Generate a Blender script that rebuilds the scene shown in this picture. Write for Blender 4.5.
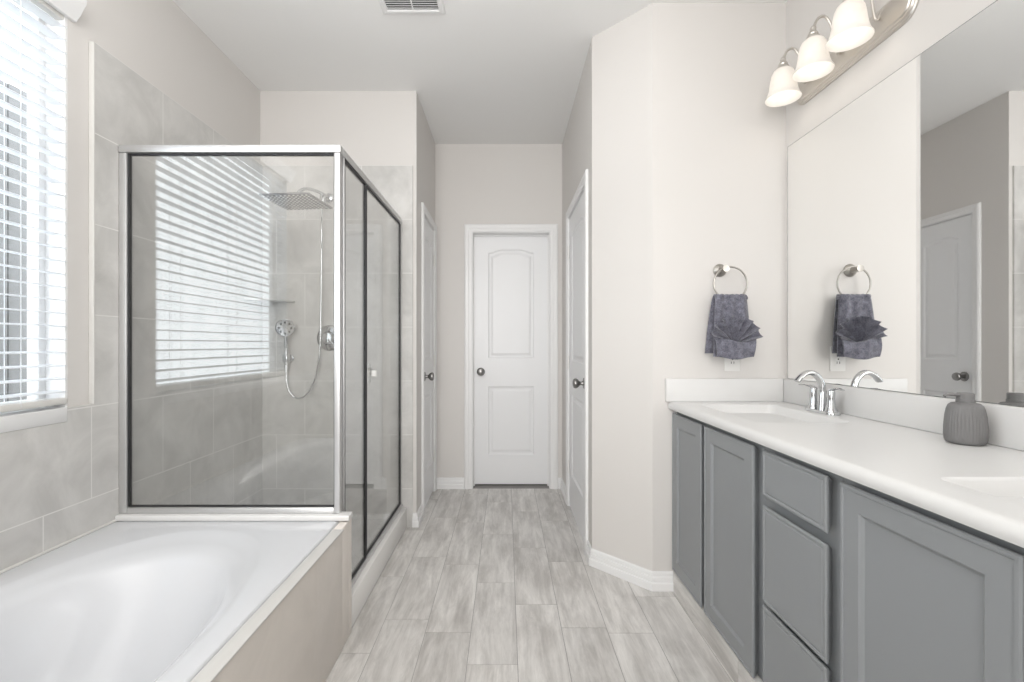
import bpy, bmesh, math, random
from mathutils import Vector, Matrix
random.seed(7)
for o in list(bpy.data.objects): bpy.data.objects.remove(o)
S = bpy.context.scene
C = S.collection
PI = math.pi

# ------------------------------------------------------------------ camera
cam = bpy.data.cameras.new('camera'); co = bpy.data.objects.new('camera', cam); C.objects.link(co)
co.location = (0, 0, 1.1465); co.rotation_euler = (PI/2, 0, 0)
cam.sensor_width = 36; cam.sensor_fit = 'HORIZONTAL'; cam.lens = 462/1024*36
cam.shift_x = 6/1024; cam.shift_y = 3.5/1024; cam.clip_start = 0.02; cam.clip_end = 100
S.camera = co
# ------------------------------------------------------------------ world, lights, exposure
w = bpy.data.worlds.new('world'); S.world = w; w.use_nodes = True
bg = w.node_tree.nodes['Background']; bg.inputs['Color'].default_value = (0.92, 0.96, 1.0, 1); bg.inputs['Strength'].default_value = 3.6
S.view_settings.view_transform = 'Standard'; S.view_settings.look = 'None'
S.view_settings.exposure = 0.16; S.view_settings.gamma = 1.0; S.view_settings.use_curve_mapping = False

def area(name, loc, target, sx, sy, power, color=(1, 1, 1)):
    l = bpy.data.lights.new(name, 'AREA'); l.shape = 'RECTANGLE'; l.size = sx; l.size_y = sy; l.energy = power; l.color = color
    o = bpy.data.objects.new(name, l); C.objects.link(o); o.location = loc
    o.rotation_euler = (Vector(target)-Vector(loc)).to_track_quat('-Z', 'Y').to_euler()
    return o
area('ceiling_fill_light', (-0.50, -0.05, 2.735), (-0.50, -0.0499, 0.0), 1.7, 2.3, 12, (1.0, 0.985, 0.965))  # added soft fill below the ceiling, no known lamp there
area('rear_fill_light', (-0.35, -1.25, 1.6), (-0.25, 3.6, 1.35), 1.4, 2.0, 18, (1.0, 0.985, 0.97)).data.spread = math.radians(88)  # added fill behind the camera that lifts the hall, not a room lamp

area('bounce_fill_light', (-0.40, 0.35, 1.85), (-0.40, 0.3501, 2.74), 0.9, 1.2, 27, (1.0, 0.985, 0.97))  # added upward fill, out of view, to brighten the ceiling
# ------------------------------------------------------------------ materials
def nodes(name):
    m = bpy.data.materials.new(name); m.use_nodes = True
    nt = m.node_tree
    return m, nt, nt.nodes['Principled BSDF']
def plain(name, col, rough=0.5, metal=0.0, spec=0.5, bump=0.0, bscale=200, coat=0):
    m, nt, b = nodes(name)
    b.inputs['Base Color'].default_value = (*col, 1); b.inputs['Roughness'].default_value = rough
    b.inputs['Metallic'].default_value = metal; b.inputs['Specular IOR Level'].default_value = spec
    b.inputs['Coat Weight'].default_value = coat
    # fine procedural variation, so that no surface is a dead flat colour
    tc = nt.nodes.new('ShaderNodeTexCoord'); nz = nt.nodes.new('ShaderNodeTexNoise'); nz.inputs['Scale'].default_value = bscale
    nt.links.new(tc.outputs['Object'], nz.inputs['Vector'])
    if bump:
        bp = nt.nodes.new('ShaderNodeBump'); bp.inputs['Strength'].default_value = bump; bp.inputs['Distance'].default_value = 0.002
        nt.links.new(nz.outputs['Fac'], bp.inputs['Height']); nt.links.new(bp.outputs['Normal'], b.inputs['Normal'])
    else:
        mr = nt.nodes.new('ShaderNodeMapRange'); mr.inputs['To Min'].default_value = max(0, rough-0.03); mr.inputs['To Max'].default_value = rough+0.03
        nt.links.new(nz.outputs['Fac'], mr.inputs['Value']); nt.links.new(mr.outputs['Result'], b.inputs['Roughness'])
    return m
def tile_mat(name, axis, u0, z0, tw=0.355, th=0.338, ca=(0.69, 0.68, 0.66), cb=(0.53, 0.522, 0.505), grout=(0.76, 0.75, 0.73), rough=0.42):
    m, nt, b = nodes(name); N, L = nt.nodes, nt.links
    geo = N.new('ShaderNodeNewGeometry'); sp = N.new('ShaderNodeSeparateXYZ'); L.new(geo.outputs['Position'], sp.inputs[0])
    au = N.new('ShaderNodeMath'); au.operation = 'ADD'; au.inputs[1].default_value = -u0 + tw*40
    av = N.new('ShaderNodeMath'); av.operation = 'ADD'; av.inputs[1].default_value = -z0 + th*20
    L.new(sp.outputs['XYZ'.index(axis)], au.inputs[0]); L.new(sp.outputs[2], av.inputs[0])
    cx = N.new('ShaderNodeCombineXYZ'); L.new(au.outputs[0], cx.inputs[0]); L.new(av.outputs[0], cx.inputs[1])
    br = N.new('ShaderNodeTexBrick'); L.new(cx.outputs[0], br.inputs['Vector'])
    br.inputs['Scale'].default_value = 1; br.inputs['Brick Width'].default_value = tw; br.inputs['Row Height'].default_value = th
    br.inputs['Mortar Size'].default_value = 0.0022; br.inputs['Mortar Smooth'].default_value = 0.1; br.offset = 0.5
    br.inputs['Color1'].default_value = (0.47, 0.47, 0.47, 1); br.inputs['Color2'].default_value = (0.53, 0.53, 0.53, 1); br.inputs['Mortar'].default_value = (0.5, 0.5, 0.5, 1)
    n1 = N.new('ShaderNodeTexNoise'); n1.inputs['Scale'].default_value = 5; n1.inputs['Detail'].default_value = 7; n1.inputs['Roughness'].default_value = 0.62; n1.inputs['Distortion'].default_value = 0.6
    L.new(geo.outputs['Position'], n1.inputs['Vector'])
    r = N.new('ShaderNodeValToRGB'); r.color_ramp.elements[0].position = 0.33; r.color_ramp.elements[1].position = 0.68
    r.color_ramp.elements[0].color = (*cb, 1); r.color_ramp.elements[1].color = (*ca, 1)
    L.new(n1.outputs['Fac'], r.inputs['Fac'])
    ov = N.new('ShaderNodeMix'); ov.data_type = 'RGBA'; ov.blend_type = 'OVERLAY'; ov.inputs['Factor'].default_value = 0.6
    L.new(r.outputs['Color'], ov.inputs['A']); L.new(br.outputs['Color'], ov.inputs['B'])
    mx = N.new('ShaderNodeMix'); mx.data_type = 'RGBA'; L.new(br.outputs['Fac'], mx.inputs['Factor'])
    L.new(ov.outputs['Result'], mx.inputs['A']); mx.inputs['B'].default_value = (*grout, 1)
    L.new(mx.outputs['Result'], b.inputs['Base Color']); b.inputs['Roughness'].default_value = rough
    bp = N.new('ShaderNodeBump'); bp.inputs['Strength'].default_value = 0.25; bp.inputs['Distance'].default_value = 0.001; bp.invert = True
    L.new(br.outputs['Fac'], bp.inputs['Height']); L.new(bp.outputs['Normal'], b.inputs['Normal'])
    return m
def plank_mat():
    m, nt, b = nodes('wood_look_floor_tile'); N, L = nt.nodes, nt.links
    geo = N.new('ShaderNodeNewGeometry'); at = N.new('ShaderNodeAttribute'); at.attribute_name = 'rnd'
    mul = N.new('ShaderNodeVectorMath'); mul.operation = 'MULTIPLY'; mul.inputs[1].default_value = (1, 0.11, 1); L.new(geo.outputs['Position'], mul.inputs[0])
    off = N.new('ShaderNodeVectorMath'); off.operation = 'SCALE'; off.inputs['Scale'].default_value = 37; L.new(at.outputs['Color'], off.inputs[0])
    add = N.new('ShaderNodeVectorMath'); L.new(mul.outputs[0], add.inputs[0]); L.new(off.outputs[0], add.inputs[1])
    n1 = N.new('ShaderNodeTexNoise'); n1.inputs['Scale'].default_value = 24; n1.inputs['Detail'].default_value = 10; n1.inputs['Roughness'].default_value = 0.72; n1.inputs['Distortion'].default_value = 0.5
    L.new(add.outputs[0], n1.inputs['Vector'])
    mul2 = N.new('ShaderNodeVectorMath'); mul2.operation = 'MULTIPLY'; mul2.inputs[1].default_value = (1, 0.30, 1); L.new(geo.outputs['Position'], mul2.inputs[0])
    add2 = N.new('ShaderNodeVectorMath'); L.new(mul2.outputs[0], add2.inputs[0]); L.new(off.outputs[0], add2.inputs[1])
    n2 = N.new('ShaderNodeTexNoise'); n2.inputs['Scale'].default_value = 9; n2.inputs['Detail'].default_value = 8; n2.inputs['Roughness'].default_value = 0.65; n2.inputs['Distortion'].default_value = 0.4
    L.new(add2.outputs[0], n2.inputs['Vector'])
    r1 = N.new('ShaderNodeValToRGB'); e = r1.color_ramp.elements
    e[0].position = 0.33; e[0].color = (0.55, 0.533, 0.512, 1); e[1].position = 0.62; e[1].color = (0.80, 0.782, 0.758, 1)
    L.new(n1.outputs['Fac'], r1.inputs['Fac'])
    r2 = N.new('ShaderNodeValToRGB'); e = r2.color_ramp.elements
    e[0].position = 0.36; e[0].color = (0.70, 0.69, 0.68, 1); e[1].position = 0.60; e[1].color = (1, 1, 1, 1)
    L.new(n2.outputs['Fac'], r2.inputs['Fac'])
    mx = N.new('ShaderNodeMix'); mx.data_type = 'RGBA'; mx.blend_type = 'MULTIPLY'; mx.inputs['Factor'].default_value = 0.9
    L.new(r1.outputs['Color'], mx.inputs['A']); L.new(r2.outputs['Color'], mx.inputs['B'])
    hs = N.new('ShaderNodeHueSaturation'); sp = N.new('ShaderNodeSeparateColor'); L.new(at.outputs['Color'], sp.inputs[0])
    mr = N.new('ShaderNodeMapRange'); mr.inputs['To Min'].default_value = 0.94; mr.inputs['To Max'].default_value = 1.06
    L.new(sp.outputs[0], mr.inputs['Value']); L.new(mr.outputs['Result'], hs.inputs['Value']); L.new(mx.outputs['Result'], hs.inputs['Color'])
    L.new(hs.outputs['Color'], b.inputs['Base Color']); b.inputs['Roughness'].default_value = 0.38
    bp = N.new('ShaderNodeBump'); bp.inputs['Strength'].default_value = 0.08; bp.inputs['Distance'].default_value = 0.001
    L.new(n1.outputs['Fac'], bp.inputs['Height']); L.new(bp.outputs['Normal'], b.inputs['Normal'])
    return m
def glass_mat(name, tint, ior):
    m = bpy.data.materials.new(name); m.use_nodes = True; nt = m.node_tree; N, L = nt.nodes, nt.links
    N.remove(N['Principled BSDF']); out = N['Material Output']
    tr = N.new('ShaderNodeBsdfTransparent'); tr.inputs['Color'].default_value = (*tint, 1)
    gl = N.new('ShaderNodeBsdfGlossy'); gl.inputs['Roughness'].default_value = 0.0
    f0 = ((ior-1)/(ior+1))**2     # Schlick, the same from both sides of the pane
    lw = N.new('ShaderNodeLayerWeight'); pw = N.new('ShaderNodeMath'); pw.operation = 'POWER'; pw.inputs[1].default_value = 5; L.new(lw.outputs['Facing'], pw.inputs[0])
    lw.inputs['Blend'].default_value = 0.5
    ma = N.new('ShaderNodeMath'); ma.operation = 'MULTIPLY_ADD'; ma.inputs[1].default_value = 1-f0; ma.inputs[2].default_value = f0; L.new(pw.outputs[0], ma.inputs[0])
    mx = N.new('ShaderNodeMixShader'); L.new(ma.outputs[0], mx.inputs[0]); L.new(tr.outputs[0], mx.inputs[1]); L.new(gl.outputs[0], mx.inputs[2])
    L.new(mx.outputs[0], out.inputs['Surface'])
    return m
def shade_mat():
    m = bpy.data.materials.new('lit_alabaster_glass'); m.use_nodes = True; nt = m.node_tree; N, L = nt.nodes, nt.links
    b = N['Principled BSDF']; out = N['Material Output']
    b.inputs['Base Color'].default_value = (0.74, 0.72, 0.69, 1); b.inputs['Roughness'].default_value = 0.3
    tc = N.new('ShaderNodeTexCoord'); nz = N.new('ShaderNodeTexNoise'); nz.inputs['Scale'].default_value = 22; nz.inputs['Detail'].default_value = 5; nz.inputs['Distortion'].default_value = 1.5
    L.new(tc.outputs['Object'], nz.inputs['Vector'])
    mr = N.new('ShaderNodeMapRange'); mr.inputs['To Min'].default_value = 0.10; mr.inputs['To Max'].default_value = 0.26
    L.new(nz.outputs['Fac'], mr.inputs['Value'])
    b.inputs['Emission Color'].default_value = (1.0, 0.97, 0.92, 1); L.new(mr.outputs['Result'], b.inputs['Emission Strength'])
    tl = N.new('ShaderNodeBsdfTranslucent'); tl.inputs['Color'].default_value = (0.95, 0.92, 0.88, 1)
    mx = N.new('ShaderNodeMixShader'); mx.inputs[0].default_value = 0.35
    L.new(b.outputs[0], mx.inputs[1]); L.new(tl.outputs[0], mx.inputs[2]); L.new(mx.outputs[0], out.inputs['Surface'])
    return m
def blind_mat():
    m = bpy.data.materials.new('white_blind_slat'); m.use_nodes = True; nt = m.node_tree; N, L = nt.nodes, nt.links
    b = N['Principled BSDF']; out = N['Material Output']
    b.inputs['Base Color'].default_value = (0.93, 0.94, 0.95, 1); b.inputs['Roughness'].default_value = 0.4
    tl = N.new('ShaderNodeBsdfTranslucent'); tl.inputs['Color'].default_value = (0.9, 0.92, 0.95, 1)
    mx = N.new('ShaderNodeMixShader'); mx.inputs[0].default_value = 0.5
    L.new(b.outputs[0], mx.inputs[1]); L.new(tl.outputs[0], mx.inputs[2]); L.new(mx.outputs[0], out.inputs['Surface'])
    return m
def terry():
    m, nt, b = nodes('slate_terry_cloth'); N, L = nt.nodes, nt.links
    tc = N.new('ShaderNodeTexCoord'); nz = N.new('ShaderNodeTexNoise'); nz.inputs['Scale'].default_value = 210; nz.inputs['Detail'].default_value = 3
    L.new(tc.outputs['Object'], nz.inputs['Vector'])
    n2 = N.new('ShaderNodeTexNoise'); n2.inputs['Scale'].default_value = 45; n2.inputs['Detail'].default_value = 4; L.new(tc.outputs['Object'], n2.inputs['Vector'])
    ad = N.new('ShaderNodeMath'); L.new(nz.outputs['Fac'], ad.inputs[0]); L.new(n2.outputs['Fac'], ad.inputs[1])
    r = N.new('ShaderNodeValToRGB'); e = r.color_ramp.elements; e[0].position = 0.36; e[0].color = (0.075, 0.075, 0.098, 1); e[1].position = 0.66; e[1].color = (0.235, 0.235, 0.285, 1)
    hf = N.new('ShaderNodeMath'); hf.operation = 'MULTIPLY'; hf.inputs[1].default_value = 0.5; L.new(ad.outputs[0], hf.inputs[0]); L.new(hf.outputs[0], r.inputs['Fac'])
    L.new(r.outputs['Color'], b.inputs['Base Color']); b.inputs['Roughness'].default_value = 1.0; b.inputs['Sheen Weight'].default_value = 0.35
    bp = N.new('ShaderNodeBump'); bp.inputs['Strength'].default_value = 0.8; bp.inputs['Distance'].default_value = 0.004
    L.new(hf.outputs[0], bp.inputs['Height']); L.new(bp.outputs['Normal'], b.inputs['Normal'])
    return m

M = dict(
    wall=plain('warm_white_wall_paint', (0.70, 0.678, 0.655), 0.65, bump=0.06, bscale=160),
    ceil=plain('ceiling_paint', (0.88, 0.878, 0.87), 0.8, bump=0.06, bscale=120),
    trim=plain('white_trim_paint', (0.84, 0.84, 0.84), 0.35, bscale=40),
    door=plain('white_door_paint', (0.84, 0.845, 0.855), 0.35, bscale=40),
    tub=plain('white_tub_acrylic', (0.65, 0.662, 0.685), 0.2, bscale=5),
    marble=plain('white_cultured_marble', (0.72, 0.716, 0.707), 0.34, bscale=6),
    curb=plain('lightened_curb_marble', (0.86, 0.85, 0.83), 0.25, bscale=6),  # lighter copy of the cultured marble, offsets the dim light on the curb
    cab=plain('grey_cabinet_paint', (0.268, 0.281, 0.291), 0.38, bscale=50),
    chrome=plain('polished_chrome', (0.62, 0.63, 0.64), 0.08, 1.0, bscale=12),
    satin=plain('satin_aluminium', (0.66, 0.66, 0.66), 0.42, 0.85, bscale=30),
    nickel=plain('brushed_nickel', (0.66, 0.63, 0.59), 0.36, 1.0, bscale=60),
    ringmetal=plain('satin_nickel_ring', (0.44, 0.42, 0.39), 0.34, 1.0, bscale=60),
    pewter=plain('dark_pewter', (0.26, 0.255, 0.25), 0.3, 1.0, bscale=60),
    black=plain('black_rubber', (0.02, 0.02, 0.022), 0.5, bscale=60),
    grey=plain('matte_grey_ceramic', (0.185, 0.182, 0.182), 0.55, bump=0.05, bscale=300),
    mirror=plain('silvered_mirror', (0.955, 0.96, 0.955), 0.0, 1.0, bscale=1),
    medge=plain('mirror_edge', (0.25, 0.26, 0.26), 0.3, 0.6),
    plastic=plain('white_plastic', (0.82, 0.81, 0.79), 0.4, bscale=40),
    dark=plain('dark_slot', (0.03, 0.03, 0.03), 0.7),
    fence=plain('weathered_fence_wood', (0.20, 0.20, 0.20), 0.85, bump=0.6, bscale=30),
    soil=plain('outdoor_ground', (0.55, 0.55, 0.53), 0.9, bump=0.5, bscale=20),
    grout=plain('floor_grout', (0.30, 0.29, 0.28), 0.8, bscale=90),
    bullnose=plain('pale_tile_edge', (0.66, 0.65, 0.625), 0.4),
    tileL=tile_mat('grey_wall_tile', 'Y', 2.2345, 0.580),
    tileE=tile_mat('grey_wall_tile_across', 'X', -1.0835, 0.580),
    tileA=tile_mat('taupe_apron_tile', 'Y', 1.2, -0.03, 0.61, 0.62, (0.82, 0.765, 0.71), (0.75, 0.70, 0.645), (0.80, 0.75, 0.70)),
    plank=plank_mat(), glass=glass_mat('shower_glass', (0.985, 0.99, 0.987), 2.1), wglass=glass_mat('window_glass', (0.98, 0.99, 0.99), 1.45),
    shade=shade_mat(), blind=blind_mat(), terry=terry(), rail=plain('blind_rail_white', (0.78, 0.77, 0.74), 0.4),
)

# ------------------------------------------------------------------ mesh helpers
def box(bm, x0, x1, y0, y1, z0, z1, bev=0, seg=2):
    vs = [bm.verts.new((x, y, z)) for x in (x0, x1) for y in (y0, y1) for z in (z0, z1)]
    F = [(0, 1, 3, 2), (4, 6, 7, 5), (0, 4, 5, 1), (2, 3, 7, 6), (0, 2, 6, 4), (1, 5, 7, 3)]
    fs = [bm.faces.new([vs[i] for i in f]) for f in F]
    if bev:
        es = list({e for f in fs for e in f.edges})
        bmesh.ops.bevel(bm, geom=es, offset=bev, segments=seg, affect='EDGES', profile=0.5, clamp_overlap=True)
def ring_loft(bm, rings, closed=True, cap0=False, cap1=False):
    R = [[bm.verts.new(p) for p in r] for r in rings]
    n = len(R[0])
    for a, b in zip(R, R[1:]):
        for i in range(n if closed else n-1):
            j = (i+1) % n
            bm.faces.new((a[i], a[j], b[j], b[i]))
    if cap0: bm.faces.new(list(reversed(R[0])))
    if cap1: bm.faces.new(R[-1])
    return R
def lathe(bm, prof, n=32, origin=(0, 0, 0), axis='Z', cap=True):
    o = Vector(origin)
    def P(r, h, a):
        c, s = r*math.cos(a), r*math.sin(a)
        return o + {'Z': Vector((c, s, h)), 'Y': Vector((c, h, s)), 'X': Vector((h, c, s))}[axis]
    ring_loft(bm, [[P(max(r, 1e-5), h, 2*PI*i/n) for i in range(n)] for r, h in prof], True, cap, cap)
def tube(bm, pts, r, n=12, cap=True, closed=False, flat=1.0, up=None):
    pts = [Vector(p) for p in pts]; rings = []; m = len(pts)
    nrm = None
    for i, p in enumerate(pts):
        if closed: t = (pts[(i+1) % m]-pts[i-1]).normalized()
        else: t = (pts[min(i+1, m-1)]-pts[max(i-1, 0)]).normalized()
        if nrm is None:
            u = Vector(up) if up else (Vector((0, 0, 1)) if abs(t.z) < 0.9 else Vector((0, 1, 0)))
            nrm = (u - t*u.dot(t)).normalized()
        else: nrm = (nrm - t*nrm.dot(t)).normalized()
        b = t.cross(nrm); rr = r[i] if isinstance(r, (list, tuple)) else r
        rings.append([p + nrm*math.cos(2*PI*k/n)*rr*flat + b*math.sin(2*PI*k/n)*rr for k in range(n)])
    if closed: rings.append(rings[0])
    ring_loft(bm, rings, True, cap and not closed, cap and not closed)
    if closed: bmesh.ops.remove_doubles(bm, verts=bm.verts, dist=1e-6)
def catmull(P, n=8):
    P = [Vector(p) for p in P]; out = []
    for i in range(len(P)-1):
        a, b, c, d = P[max(i-1, 0)], P[i], P[i+1], P[min(i+2, len(P)-1)]
        for k in range(n):
            t = k/n
            out.append(0.5*((2*b)+(c-a)*t+(2*a-5*b+4*c-d)*t*t+(3*b-a-3*c+d)*t**3))
    out.append(P[-1]); return out
def obj(name, bm, mat, parent=None, smooth=True, ang=35, recalc=True):
    if recalc: bmesh.ops.recalc_face_normals(bm, faces=bm.faces)
    if smooth:
        for f in bm.faces: f.smooth = True
        for e in bm.edges:
            e.smooth = len(e.link_faces) == 2 and e.calc_face_angle(0) < math.radians(ang)
    me = bpy.data.meshes.new(name); bm.to_mesh(me); bm.free()
    for mm in (mat if isinstance(mat, (list, tuple)) else [mat]): me.materials.append(mm)
    o = bpy.data.objects.new(name, me); C.objects.link(o)
    if parent: o.parent = parent
    return o
def empty(name, loc=(0, 0, 0), rz=0):
    o = bpy.data.objects.new(name, None); o.empty_display_size = 0.05; C.objects.link(o); o.location = loc; o.rotation_euler = (0, 0, rz); return o
def tag(o, label, cat, group=None, kind=None):
    o['label'] = label; o['category'] = cat
    if group: o['group'] = group
    if kind: o['kind'] = kind
    return o
def struct(o, label=None, cat=None):
    o['kind'] = 'structure'
    if label: o['label'] = label
    if cat: o['category'] = cat
    return o
def B(): return bmesh.new()
def boxes(name, L, mat, parent=None, bev=0):
    bm = B()
    for b in L: box(bm, *b, bev=bev)
    return obj(name, bm, mat, parent)
def local(bm, loc):          # shift a world-space mesh into the frame of an Empty at loc (no rotation)
    bmesh.ops.translate(bm, verts=bm.verts, vec=-Vector(loc)); return bm

# ------------------------------------------------------------------ key dimensions (metres, y = distance from the camera)
XL, XT = -1.547, -1.527          # painted left wall, tile face
ZC = 2.743
YB, YE, YV = 3.678, 2.909, 2.159 # hall end wall, shower end wall, vanity end wall
XHL, XHR = -0.5636, 0.447        # hall side walls
YCH, XCH = 2.4025, 0.685         # 45 degree wall: (XHR, YCH) to (XCH, YV)
XM = 1.308                       # mirror wall
YR = -1.3                        # wall behind the camera
ZTT = 2.270                      # tile top

# ------------------------------------------------------------------ room shell
# floor: individual plank tiles in one mesh with a random value per plank
bm = B(); lay = bm.loops.layers.float_color.new('rnd')
joint = {0: 2.038, 1: 1.870, -1: 2.223, -2: 1.840}
PW, PL, G = 0.182, 0.568, 0.0022
for k in range(-10, 8):
    x0 = 0.042 + PW*k; x1 = x0 + PW
    y = joint.get(k, 1.7 + PL*random.random()) - PL*8
    while y < YB:
        y0, y1 = max(y, YR), min(y+PL, YB)
        if y1 - y0 > 0.01:
            rv = (random.random(), random.random(), random.random(), 1)
            n0 = len(bm.faces)
            vs = [bm.verts.new(p) for p in ((x0+G/2, y0+G/2, 0), (x1-G/2, y0+G/2, 0), (x1-G/2, y1-G/2, 0), (x0+G/2, y1-G/2, 0))]
            f = bm.faces.new(vs); f.material_index = 0
            lo = [bm.verts.new(v.co + Vector((0, 0, -0.004))) for v in vs]
            fl = [f] + [bm.faces.new((vs[i], lo[i], lo[(i+1) % 4], vs[(i+1) % 4])) for i in range(4)]
            for ff in fl:
                for l in ff.loops: l[lay] = rv
        y += PL
vs = [bm.verts.new(p) for p in ((-1.75, YR-0.1, -0.0012), (1.45, YR-0.1, -0.0012), (1.45, YB+0.3, -0.0012), (-1.75, YB+0.3, -0.0012))]
f = bm.faces.new(vs); f.material_index = 1
struct(obj('floor', bm, [M['plank'], M['grout']], smooth=False), 'grey wood-look plank tile floor', 'floor')
struct(boxes('ceiling', [(-1.75, 1.45, YR-0.1, YB+0.3, ZC, ZC+0.1)], M['ceil']), 'plain off-white ceiling', 'ceiling')

# window opening in the left wall
WY0, WY1, WZ0, WZ1 = 0.400, 1.630, 0.925, 2.33
T = 0.10
struct(boxes('wall_left', [(XL-T, XL, YR, WY0, 0, ZC), (XL-T, XL, WY1, YE+0.1, 0, ZC), (XL-T, XL, WY0, WY1, 0, WZ0-0.04), (XL-T, XL, WY0, WY1, WZ1, ZC)], M['wall']), 'painted wall above and beside the window', 'wall')
struct(boxes('wall_right', [(XM, XM+0.1, YR, YV+0.1, 0, ZC)], M['wall']), 'painted wall behind the vanity mirror', 'wall')
struct(boxes('wall_vanity', [(XCH, XM, YV, YV+0.1, 0, ZC)], M['wall']), 'painted wall carrying the towel ring at the end of the vanity', 'wall')
bm = B()
pl = [(XHR, YCH), (XCH, YV), (XCH+0.1, YV+0.1), (XHR+0.1, YCH+0.042)]
ring_loft(bm, [[(x, y, 0) for x, y in pl], [(x, y, ZC) for x, y in pl]], True, True, True)
struct(obj('wall_angled', bm, M['wall']), 'narrow angled wall between hall and vanity', 'wall')
# hall right wall with door opening
DH = 2.036
RD0, RD1 = 2.575, 3.275
struct(boxes('wall_hall_right', [(XHR, XHR+0.115, YCH+0.0005, RD0-0.018, 0, ZC), (XHR, XHR+0.115, RD1+0.018, YB+0.1, 0, ZC), (XHR, XHR+0.115, RD0-0.018, RD1+0.018, DH+0.018, ZC)], M['wall']), 'right side wall of the short hall', 'wall')
LD0, LD1 = 3.135, 3.600
struct(boxes('wall_hall_left', [(XHL-0.115, XHL, YE, LD0-0.018, 0, ZC), (XHL-0.115, XHL, LD1+0.018, YB+0.1, 0, ZC), (XHL-0.115, XHL, LD0-0.018, LD1+0.018, DH+0.018, ZC)], M['wall']), 'left side wall of the short hall', 'wall')
BD0, BD1 = -0.263, 0.346
struct(boxes('wall_back', [(XHL-0.1, BD0-0.018, YB, YB+0.115, 0, ZC), (BD1+0.018, XHR+0.1, YB, YB+0.115, 0, ZC), (BD0-0.018, BD1+0.018, YB, YB+0.115, DH+0.018, ZC)], M['wall']), 'painted end wall of the hall around the far door', 'wall')
struct(boxes('wall_shower', [(XL-0.1, XHL-0.115, YE+0.016, YE+0.12, 0, ZC), (XL, XHL-0.115, YE, YE+0.016, ZTT, ZC)], M['wall']), 'painted wall over the shower tile', 'wall')
struct(boxes('wall_rear', [(-1.75, 1.45, YR-0.1, YR, 0, ZC)], M['wall']), 'plain wall behind the camera', 'wall')

# tile on the left wall: tub surround up to the sill, shower up to the tile top
YT = 1.717
bm = B()
box(bm, XL+0.0005, XT, YR, WY0, 0, 0.925)
box(bm, XL+0.0005, XT, WY0, 1.6075, 0, 0.878)
box(bm, XL+0.0005, XT, 1.6075, YT, 0, 0.925)
box(bm, XL+0.0005, XT, YT, YE-0.0005, 0, ZTT)
struct(obj('trim_1', bm, M['tileL'], smooth=False), 'grey tile on the left wall around tub and shower', 'wall tile')
struct(boxes('trim_2', [(XL+0.0005, XT+0.0008, YT-0.006, YT, 0.927, ZTT)], M['bullnose'], bev=0.002), 'pale bullnose edge of the shower tile', 'tile edge')
struct(boxes('trim_3', [(XT, XHL-0.022, YE-0.012, YE+0.016, 0, ZTT)], M['tileE']), 'grey tile on the shower end wall', 'wall tile')
struct(boxes('trim_4', [(XHL-0.022, XHL-0.0005, YE-0.0005, YE+0.016, 0, ZC)], M['wall']), 'painted corner strip beside the shower tile', 'wall edge')
boxes('wall_shower_fill', [(XHL-0.115, XHL-0.0005, YE+0.016, YE+0.017, 0, ZC)], M['wall'])
struct(bpy.data.objects['wall_shower_fill'])
bpy.data.objects['wall_shower_fill'].name = 'trim_5'

# ------------------------------------------------------------------ window_1 and what stands outside it
win = struct(empty('window_1', (XL, (WY0+WY1)/2, WZ0)), 'white framed window over the bathtub', 'window')
L0 = win.location
bm = B()
for a in ((XL-T, XL-0.0005, WY0-0.0, WY0+0.008, WZ0, WZ1), (XL-T, XL-0.0005, WY1-0.008, WY1, WZ0, WZ1), (XL-T, XL-0.0005, WY0, WY1, WZ1-0.008, WZ1)): box(bm, *a)
obj('window_reveal', local(bm, L0), M['trim'], win)
bm = B()
fx0, fx1 = XL-0.112, XL-0.070
for a in ((fx0, fx1, WY0, WY0+0.032, WZ0, WZ1), (fx0, fx1, WY1-0.032, WY1, WZ0, WZ1), (fx0, fx1, WY0+0.032, WY1-0.032, WZ0, WZ0+0.032), (fx0, fx1, WY0+0.032, WY1-0.032, WZ1-0.032, WZ1)): box(bm, *a, bev=0.004)
obj('window_frame', local(bm, L0), M['trim'], win)
bm = B(); box(bm, XL-0.096, XL-0.092, WY0+0.030, WY1-0.030, WZ0+0.030, WZ1-0.030)
obj('window_glass', local(bm, L0), M['wglass'], win)
bm = B(); box(bm, XL-0.0695, XT+0.002, WY0+0.001, 1.607, 0.8785, WZ0+0.002, bev=0.002)
box(bm, XL-0.0695, XL, 1.6075, WY1-0.001, 0.8855, WZ0+0.001)
obj('window_sill', local(bm, L0), M['trim'], win)
# weathered board fence outside
fe = tag(empty('wooden_fence', (-3.3, 1.2, 0)), 'grey weathered board fence outside, seen between the blind slats', 'fence')
bm = B()
for i in range(24):
    y = 1.9 + i*0.144
    box(bm, -0.011, 0.011, y-1.2+0.004, y-1.2+0.14, 0.03, 2.85+0.03*random.random(), bev=0.003)
obj('fence_boards', bm, M['fence'], fe)
bm = B()
for z in (0.35, 1.4, 2.5): box(bm, -0.05, -0.0112, 0.7, 4.1, z, z+0.09)
obj('fence_rail', bm, M['fence'], fe)
struct(boxes('ground_outside', [(-9, -1.75, -6, 9, -0.15, 0.03)], M['soil']), 'ground outside the window', 'ground')

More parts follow.
